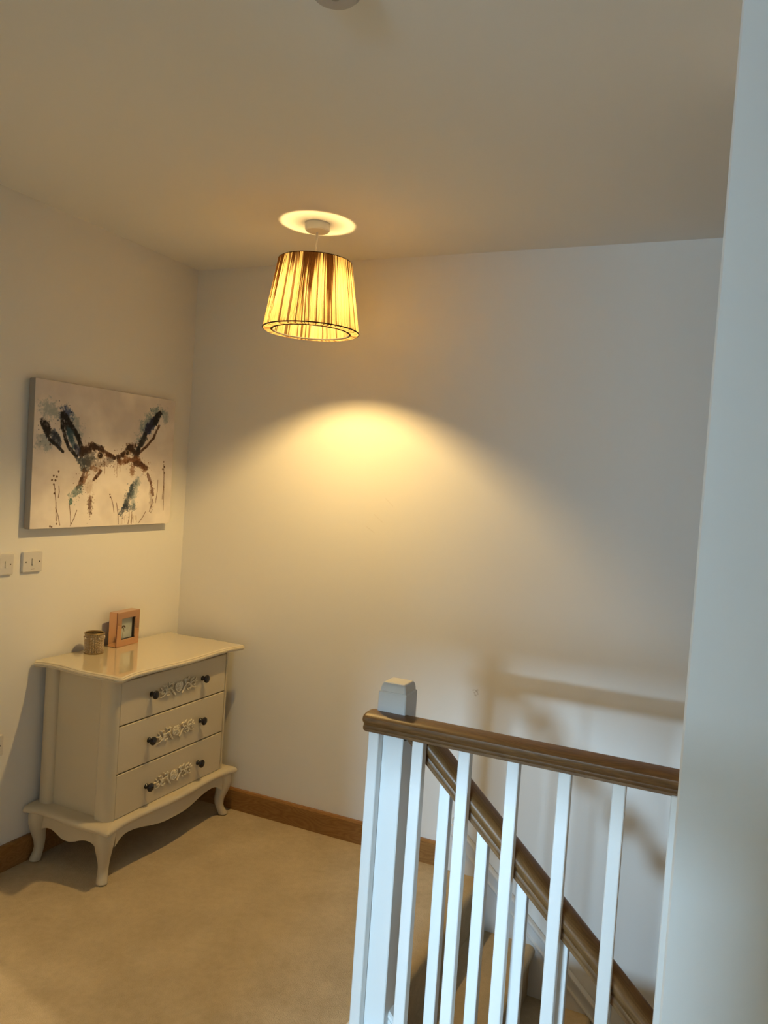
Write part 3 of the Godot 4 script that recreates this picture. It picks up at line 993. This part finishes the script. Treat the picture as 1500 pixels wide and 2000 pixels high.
# carved garland: a rosette, scrolls and leaves to both sides; lies in the (y, z) plane, proud along x
func carving_mesh() -> Mesh:
	var b := MB.new()
	var Q := func(z: float, y: float, x := 0.004) -> Vector3: return Vector3(x, y, z)
	# rosette: petals in two rings and a bead
	for k in 7:
		var a := TAU * k / 7.0
		b.ball(Q.call(0.012 * cos(a), 0.004 + 0.012 * sin(a), 0.004), Vector3(0.005, 0.0062, 0.0062), 8, 6)
	for k in 5:
		var a := TAU * k / 5.0 + 0.3
		b.ball(Q.call(0.006 * cos(a), 0.004 + 0.006 * sin(a), 0.0075), Vector3(0.004, 0.0042, 0.0042), 8, 6)
	b.ball(Q.call(0.0, 0.004, 0.011), Vector3(0.003, 0.003, 0.003), 8, 6)
	for s in [1.0, -1.0]:
		# C scroll cupping the rosette
		var path := []
		for k in 15:
			var a := -1.75 + 2.9 * k / 14.0
			var r := 0.024 - 0.0005 * k
			path.append(Q.call(s * r * cos(a) * 1.0, 0.006 + r * sin(a) * 0.95, 0.005))
		b.tube(path, func(u: float) -> float: return 0.0036 - 0.0018 * absf(u - 0.4), 6)
		# long S scroll out to the tip
		path = []
		for k in 21:
			var u := k / 20.0
			path.append(Q.call(s * (0.020 + 0.088 * u), -0.016 + 0.020 * sin(u * 5.6 - 0.6) * (1.0 - 0.35 * u) + 0.010 * u, 0.0045))
		b.tube(path, func(u: float) -> float: return 0.0040 - 0.0024 * u, 6)
		# curls above and below the stem
		for cur in [[0.046, 0.012, 0.012, 1.0, 0.4], [0.066, -0.014, 0.011, -1.0, 2.4], [0.078, 0.010, 0.011, 1.0, 1.0], [0.094, -0.004, 0.008, -1.0, 2.0]]:
			path = []
			for k in 15:
				var u := k / 14.0
				var a: float = cur[4] + cur[3] * u * 5.4
				var r: float = cur[2] * (1.0 - 0.66 * u)
				path.append(Q.call(s * (cur[0] + r * cos(a)), cur[1] + r * sin(a), 0.004 + 0.003 * u))
			b.tube(path, func(u: float) -> float: return 0.0022 + 0.0012 * u, 6)
		# leaves
		for lf in [[0.036, 0.022, 0.5], [0.056, -0.020, -0.7], [0.058, 0.024, 0.9], [0.088, 0.020, 0.5], [0.108, 0.002, 0.1], [0.102, 0.012, 0.8], [0.084, -0.016, -0.5]]:
			b.xf = Transform3D(Basis(Vector3.RIGHT, -lf[2] * s), Vector3(0.0035, lf[1], s * lf[0]))
			b.ball(Vector3.ZERO, Vector3(0.0036, 0.0034, 0.0090), 8, 6)
		b.xf = Transform3D.IDENTITY
		# small flower
		for k in 5:
			var a := TAU * k / 5.0
			b.ball(Q.call(s * 0.070 + 0.0058 * cos(a), 0.0 + 0.0058 * sin(a), 0.006), Vector3(0.0034, 0.0036, 0.0036), 7, 5)
	return b.mesh(60.0)

# ---------------------------------------------------------------- pendant lamp
func build_pendant(plastic: Material, dark: Material) -> void:
	var t := thing("pendant_lamp", "lit pendant lamp with a brown and cream string shade", "lamp", LAMP)
	var b := MB.new()
	b.lathe([Vector2(0.030, 0.0), Vector2(0.0440, 0.0), Vector2(0.0445, -0.003), Vector2(0.0435, -0.024), Vector2(0.040, -0.028), Vector2(0.012, -0.0295), Vector2(0.007, -0.032)], 48)
	part("ceiling_rose", b, plastic, t)
	b = MB.new()
	b.lathe([Vector2(0.0032, -0.028), Vector2(0.0032, -0.16)], 12)
	part("cord", b, plastic, t)
	b = MB.new()
	b.lathe([Vector2(0.008, -0.125), Vector2(0.010, -0.135), Vector2(0.0165, -0.160), Vector2(0.0185, -0.185), Vector2(0.0215, -0.200), Vector2(0.0228, -0.235), Vector2(0.0228, -0.252), Vector2(0.020, -0.254)], 24)
	part("lamp_holder", b, plastic, t)
	var y_top := -0.137
	var y_bot := -0.383
	var r_top := 0.131
	var r_bot := 0.1715
	# string shade: each string is a ridge that comes in over the top ring, runs down the cone and folds in under the bottom ring
	var n := 240
	var cn := noise(8, 1.0, 3)
	var rng := RandomNumberGenerator.new()
	rng.seed = 3
	b = MB.new()
	for k in n:
		var a0 := TAU * k / n
		var da := TAU / n
		var patch := cn.get_noise_2d(cos(a0) * 2.6, sin(a0) * 2.6) + 0.55 * cn.get_noise_2d(cos(a0) * 9.0 + 40.0, sin(a0) * 9.0)
		var reach := clampf(0.24 + 0.95 * patch + 0.45 * (rng.randf() - 0.5), -0.1, 0.8)
		var tint := rng.randf()
		var all_brown := rng.randf() < 0.23
		var rows := []
		var cols := []
		var path := [Vector2(0.078, y_top + 0.002), Vector2(r_top - 0.006, y_top + 0.002)]
		for i in 15:
			var u := i / 14.0
			path.append(Vector2(lerpf(r_top, r_bot, u), lerpf(y_top, y_bot, u)))
		path.append(Vector2(r_bot - 0.006, y_bot - 0.004))
		path.append(Vector2(0.139, y_bot - 0.002))
		var wob := cn.get_noise_2d(cos(a0) * 1.7 + 80.0, sin(a0) * 1.7) * da * 1.5
		for i in path.size():
			var q: Vector2 = path[i]
			var u := clampf((i - 2) / 14.0, 0.0, 1.0)
			var shift := wob * sin(u * PI)
			var out := PackedVector3Array()
			for e in [[-0.62, 0.0], [-0.25, 1.0], [0.25, 1.0], [0.62, 0.0]]:
				var a: float = a0 + da * e[0] + shift
				var rr: float = q.x + (0.0016 * e[1] if i > 1 and i < path.size() - 2 else 0.0)
				var yy: float = q.y - (0.0014 * e[1] if i >= path.size() - 2 else 0.0)
				out.append(Vector3(rr * cos(a), yy, rr * sin(a)))
			rows.append(out)
			var brown := 1.0 - smoothstep(reach - 0.16, reach + 0.16, u)
			if all_brown:
				brown = maxf(brown, 0.85)
			if u >= 1.0 and rng.randf() < 0.25:
				brown = maxf(brown, 0.6)
			var cream_c := Color(0.375, 0.285, 0.155).lerp(Color(0.26, 0.18, 0.085), tint)
			cols.append(cream_c.lerp(Color(0.030, 0.0125, 0.006), brown))
		b.loft(rows, false, false, false, cols)
	var sm := mat("shade_strings", Color.WHITE, 0.8)
	sm.vertex_color_use_as_albedo = true
	sm.specular_mode = BaseMaterial3D.SPECULAR_DISABLED
	sm.backlight_enabled = true
	sm.backlight = lin(1.0, 0.96, 0.88)
	part("string_shade", b, sm, t, "string lampshade dyed brown towards the top", 70.0).set_meta("kind", "stuff")
	b = MB.new()
	for q in [[r_bot + 0.0008, y_bot, 0.0024], [0.139, y_bot - 0.003, 0.0030], [r_top + 0.0005, y_top, 0.0018], [0.078, y_top + 0.003, 0.002]]:
		var rings := []
		for k in 65:
			var a := TAU * k / 64.0
			var ring := PackedVector3Array()
			for j in 6:
				var c := TAU * j / 6.0
				var rr: float = q[0] + q[2] * cos(c)
				ring.append(Vector3(rr * cos(a), q[1] + q[2] * sin(c), rr * sin(a)))
			rings.append(ring)
		b.loft(rings, true, false, false)
	part("shade_ring", b, mat("shade_wire", lin(0.010, 0.006, 0.004), 0.8), t, "dark wire rings of the shade")
	var bulb := mat("bulb_glass", lin(1.0, 0.85, 0.6), 0.3)
	bulb.emission_enabled = true
	bulb.emission = lin(1.0, 0.80, 0.45)
	bulb.emission_energy_multiplier = 3.0
	b = MB.new()
	b.lathe([Vector2(0.004, -0.318), Vector2(0.018, -0.315), Vector2(0.027, -0.305), Vector2(0.031, -0.289), Vector2(0.030, -0.274), Vector2(0.026, -0.260), Vector2(0.022, -0.2535)], 24)
	part("bulb", b, bulb, t, "glowing bulb inside the shade")
	var l := OmniLight3D.new()
	l.name = "bulb_light"
	l.light_color = lin(1.0, 0.665, 0.245)
	l.light_energy = 0.50
	l.light_size = 0.022
	l.omni_range = 12.0
	l.omni_attenuation = 2.0
	l.shadow_enabled = true
	t.add_child(l)
	l.position = Vector3(0, -0.286, 0)
	var down := SpotLight3D.new()        # the dome of the bulb hangs downwards and throws most of its light that way
	down.name = "bulb_dome_light"
	down.light_color = l.light_color
	down.light_energy = 0.60
	down.light_size = 0.022
	down.spot_angle = 72.0
	down.spot_angle_attenuation = 1.0
	down.spot_range = 12.0
	down.spot_attenuation = 2.0
	down.shadow_enabled = true
	t.add_child(down)
	down.position = Vector3(0, -0.288, 0)
	down.rotation = Vector3(-PI / 2, 0, 0)

# ---------------------------------------------------------------- things on the walls and on the chest
func build_canvas() -> void:
	var w := 0.755
	var h := 0.540
	var d := 0.034
	var t := thing("canvas_print", "watercolour canvas print of two hares touching noses on the left wall", "picture", Vector3(0.0, 1.514, 0.520))
	t.rotation = Vector3(deg_to_rad(0.75), 0, 0)
	var linen := mat("canvas_edge", lin(0.42, 0.38, 0.33), 0.85)
	var b := MB.new()
	b.box(Vector3(0.003, -h / 2, -w / 2), Vector3(d - 0.001, h / 2, w / 2), 0.003)
	part("stretcher", b, linen, t, "grey canvas edge")
	var pm := mat("hare_print", Color.WHITE, 0.8)
	pm.albedo_texture = hare_print()
	b = MB.new()
	var e := 0.001
	b.quad_uv(Vector3(d, -h / 2 + e, w / 2 - e), Vector3(d, -h / 2 + e, -w / 2 + e), Vector3(d, h / 2 - e, -w / 2 + e), Vector3(d, h / 2 - e, w / 2 - e))
	part("printed_face", b, pm, t, "pale watercolour of two hares with dark blue ears")

func build_frame() -> void:
	# a mirrored copper box frame, turned a little
	var t := thing("picture_frame", "copper mirrored box frame with a small flower picture on the chest", "picture frame", Vector3(0.0505, 0.751, 0.404))
	t.rotation = Vector3(0, deg_to_rad(5.0), 0)
	var copper := mat("copper_mirror", lin(0.78, 0.46, 0.28), 0.10, 1.0)
	var seam := mat("copper_edge", lin(0.20, 0.07, 0.05), 0.35, 0.6)
	var s := 0.0715
	var h := 0.142
	var o := 0.043
	var dx := 0.021
	var b := MB.new()
	b.box(Vector3(-dx, 0.0, -s + 0.001), Vector3(-dx + 0.012, h - 0.001, s - 0.001), 0.001)
	part("back_panel", b, seam, t)
	# outer box: four mirrored side panels
	for q in [[Vector3(-dx, 0.0015, s - 0.003), Vector3(dx - 0.003, h - 0.0015, s)], [Vector3(-dx, 0.0015, -s), Vector3(dx - 0.003, h - 0.0015, -s + 0.003)],
			[Vector3(-dx, h - 0.003, -s + 0.003), Vector3(dx - 0.003, h, s - 0.003)], [Vector3(-dx, 0.0, -s + 0.003), Vector3(dx - 0.003, 0.003, s - 0.003)]]:
		b = MB.new()
		b.box(q[0], q[1], 0.0008)
		part("side_panel", b, copper, t)
	# front border: four mitred bevelled pieces
	var cy := h / 2
	var c4 := [Vector2(-1, -1), Vector2(1, -1), Vector2(1, 1), Vector2(-1, 1)]
	for k in 4:
		var a: Vector2 = c4[k]
		var c: Vector2 = c4[(k + 1) % 4]
		b = MB.new()
		var outer := [a * (s - 0.0004), c * (s - 0.0004)]
		var inner := [c * o, a * o]
		var pl := [outer[0], outer[1], inner[0], inner[1]]
		var r0 := PackedVector3Array()
		var r1 := PackedVector3Array()
		var r2 := PackedVector3Array()
		for m in 4:
			var q: Vector2 = pl[m]
			var sh: Vector2 = (q * (0.975 if m < 2 else 1.03))
			r0.append(Vector3(dx - 0.005, cy + q.y * (h / 2 / s), q.x))
			r1.append(Vector3(dx - 0.0015, cy + q.y * (h / 2 / s), q.x))
			r2.append(Vector3(dx, cy + sh.y * (h / 2 / s), sh.x))
		b.loft([r0, r1, r2])
		part("border_panel", b, copper, t, "", 5.0)
	for z in [-1.0, 1.0]:
		b = MB.new()
		b.box(Vector3(dx - 0.0042, 0.0, z * s - 0.0012), Vector3(dx - 0.0018, h, z * s + 0.0012), 0.0004)
		part("edge_seam", b, seam, t)
	# inset rebate and the picture
	b = MB.new()
	var yy := o * (h / 2 / s)
	for q in [[-o - 0.003, -o, cy - yy, cy + yy], [o, o + 0.003, cy - yy, cy + yy]]:
		b.box(Vector3(0.004, q[2], q[0]), Vector3(dx - 0.004, q[3], q[1]))
	for q in [[cy - yy - 0.003, cy - yy], [cy + yy, cy + yy + 0.003]]:
		b.box(Vector3(0.004, q[0], -o - 0.003), Vector3(dx - 0.004, q[1], o + 0.003))
	part("rebate", b, mat("rebate_black", lin(0.02, 0.012, 0.012), 0.5), t, "dark rebate round the picture")
	art = Image.create(128, 128, false, Image.FORMAT_RGB8)
	art_noise = noise(4, 0.06, 3)
	art.fill(Color(0.76, 0.79, 0.78))
	dab(Vector2(0.5, 0.35), Vector2(0.5, 0.3), 0.0, Color(0.68, 0.72, 0.72), 0.6, 0.6)
	for i in 7:
		var a := PI + PI * i / 6.0
		dab(Vector2(0.37 + 0.10 * cos(a), 0.47 + 0.07 * sin(a)), Vector2(0.05, 0.04), a, Color(0.22, 0.13, 0.10), 0.9, 0.3)
	stroke([Vector2(0.37, 0.47), Vector2(0.34, 0.75), Vector2(0.30, 0.98)], 0.016, Color(0.33, 0.28, 0.22), 0.9, 0.1)
	stroke([Vector2(0.38, 0.5), Vector2(0.42, 0.66)], 0.02, Color(0.28, 0.2, 0.15), 0.9, 0.1)
	var pm := mat("flower_picture", Color.WHITE, 0.5)
	pm.albedo_texture = ImageTexture.create_from_image(art)
	b = MB.new()
	var px := 0.0045
	b.quad_uv(Vector3(px, cy - yy, o), Vector3(px, cy - yy, -o), Vector3(px, cy + yy, -o), Vector3(px, cy + yy, o))
	part("picture", b, pm, t, "pale picture of a single flower")

func build_candle_holder() -> void:
	var t := thing("candle_holder", "small round gold beaded candle holder left of the copper frame", "candle holder", Vector3(0.074, 0.751, 0.592))
	var gold := mat("gold_beads", lin(0.60, 0.48, 0.32), 0.24, 0.6)
	var b := MB.new()
	var cols := 24
	var rows := 12
	var rings := []
	for i in rows * 4 + 1:
		var v := float(i) / (rows * 4)
		var ring := PackedVector3Array()
		var bulge := absf(sin(v * rows * PI))
		for k in cols * 4:
			var a := TAU * k / (cols * 4)
			var r := 0.0325 + 0.0056 * sqrt(absf(sin(a * cols / 2.0)) * bulge)
			ring.append(Vector3(r * cos(a), 0.004 + 0.074 * v, r * sin(a)))
		rings.append(ring)
	b.loft(rings, true, true, false)
	part("beaded_body", b, gold, t, "", 60.0)
	b = MB.new()
	b.lathe([Vector2(0.0375, 0.0), Vector2(0.0380, 0.004), Vector2(0.0350, 0.006)], 40)
	b.lathe([Vector2(0.0350, 0.076), Vector2(0.0380, 0.077), Vector2(0.0385, 0.080), Vector2(0.0365, 0.082), Vector2(0.0335, 0.080), Vector2(0.0330, 0.070), Vector2(0.0325, 0.008), Vector2(0.02, 0.006)], 40, false, true)
	part("rim", b, mat("gold_rim", lin(0.34, 0.25, 0.13), 0.35, 0.8), t)
	b = MB.new()
	for k in 9:
		var a := TAU * k / 9.0 + 0.35
		b.ball(Vector3(0.0385 * cos(a), 0.063, 0.0385 * sin(a)), Vector3(0.0036, 0.0036, 0.0036), 8, 6)
	part("crystal", b, mat("crystal", lin(0.85, 0.80, 0.70), 0.04, 0.9), t, "row of bright crystals below the rim")

func switch_plate(called: String, label: String, category: String, at: Vector3, group: String) -> Node3D:
	var t := thing(called, label, category, at, group)
	return t

func build_switches(plastic: Material, dark: Material) -> void:
	var shadow_gap := mat("switch_gap", lin(0.10, 0.08, 0.07), 0.6)
	var specs := [
		["light_switch", "white double light switch plate at the left edge, below the canvas", "light switch", Vector3(0, 1.1155, 0.975), [-0.011, 0.011], false],
		["light_switch", "white single switch plate with a small grey mark, below the canvas corner", "light switch", Vector3(0, 1.1185, 0.849), [0.0], true],
		["power_socket", "white wall socket low on the left wall beside the chest", "socket", Vector3(0, 0.467, 0.979), [], false],
	]
	for s in specs:
		var t := thing(s[0], s[1], s[2], s[3], "switch plates on the left wall" if s[0] == "light_switch" else "")
		var b := MB.new()
		var hw := 0.0435
		var hh := 0.0375
		var rings := []
		for q in [[0.0, 0.0], [0.008, 0.0], [0.0095, 0.0012], [0.010, 0.0035]]:
			rings.append(plate_ring(q[0], hh - q[1], hw - q[1], 0.003))
		b.loft(rings)
		part("plate", b, plastic, t, "", 30.0)
		for z in [-0.030, 0.030]:
			b = MB.new()
			b.xf = Transform3D(Basis(Vector3(0, -1, 0), Vector3(1, 0, 0), Vector3(0, 0, 1)), Vector3(0.0098, 0, z))
			b.lathe([Vector2(0.0026, 0.0), Vector2(0.0026, 0.0006), Vector2(0.0015, 0.0009)], 12)
			part("screw", b, dark, t)
		for z in s[4]:
			b = MB.new()
			b.box(Vector3(0.0098, -0.0113, z - 0.0050), Vector3(0.0103, 0.0113, z + 0.0052))
			var gap := part("rocker_surround", b, shadow_gap, t)
			b = MB.new()
			b.prism(PackedVector2Array([Vector2(0.0, -0.0115), Vector2(0.0035, -0.0115), Vector2(0.0018, 0.0), Vector2(0.0022, 0.0115), Vector2(0.0, 0.0115)]), z - 0.0052, z + 0.0040)
			var rk := part("rocker", b, plastic, gap)
			rk.position = Vector3(0.0098, 0, 0)
		if s[5]:
			b = MB.new()
			b.box(Vector3(0.0098, -0.0285, -0.008), Vector3(0.0102, -0.0262, 0.008))
			part("printed_mark", b, shadow_gap, t, "short dark mark under the rocker")
		if s[0] == "power_socket":
			b = MB.new()
			for q in [[0.010, 0.0, 0.0022, 0.004], [-0.004, 0.011, 0.004, 0.0018], [-0.004, -0.011, 0.004, 0.0018]]:
				b.box(Vector3(0.0098, q[0] - q[3], q[1] - q[2]), Vector3(0.0103, q[0] + q[3], q[1] + q[2]))
			part("socket_hole", b, shadow_gap, t)

func plate_ring(x: float, hh: float, hw: float, ch: float) -> PackedVector3Array:
	return PackedVector3Array([Vector3(x, -hh + ch, -hw), Vector3(x, -hh, -hw + ch), Vector3(x, -hh, hw - ch), Vector3(x, -hh + ch, hw), Vector3(x, hh - ch, hw), Vector3(x, hh, hw - ch), Vector3(x, hh, -hw + ch), Vector3(x, hh - ch, -hw)])

func build_smoke_alarm() -> void:
	var t := thing("smoke_alarm", "grey underside of a round ceiling alarm at the top edge", "smoke alarm", Vector3(1.600, 2.4, 1.66))
	var b := MB.new()
	b.lathe([Vector2(0.050, 0.0), Vector2(0.052, -0.002), Vector2(0.052, -0.012), Vector2(0.048, -0.016), Vector2(0.046, -0.030), Vector2(0.040, -0.036), Vector2(0.020, -0.038)], 48)
	part("housing", b, mat("alarm_plastic", lin(0.45, 0.45, 0.46), 0.5), t)
	b = MB.new()
	b.lathe([Vector2(0.008, -0.0375), Vector2(0.008, -0.0395), Vector2(0.005, -0.040)], 16)
	part("test_button", b, mat("alarm_button", lin(0.3, 0.3, 0.3), 0.5), t)
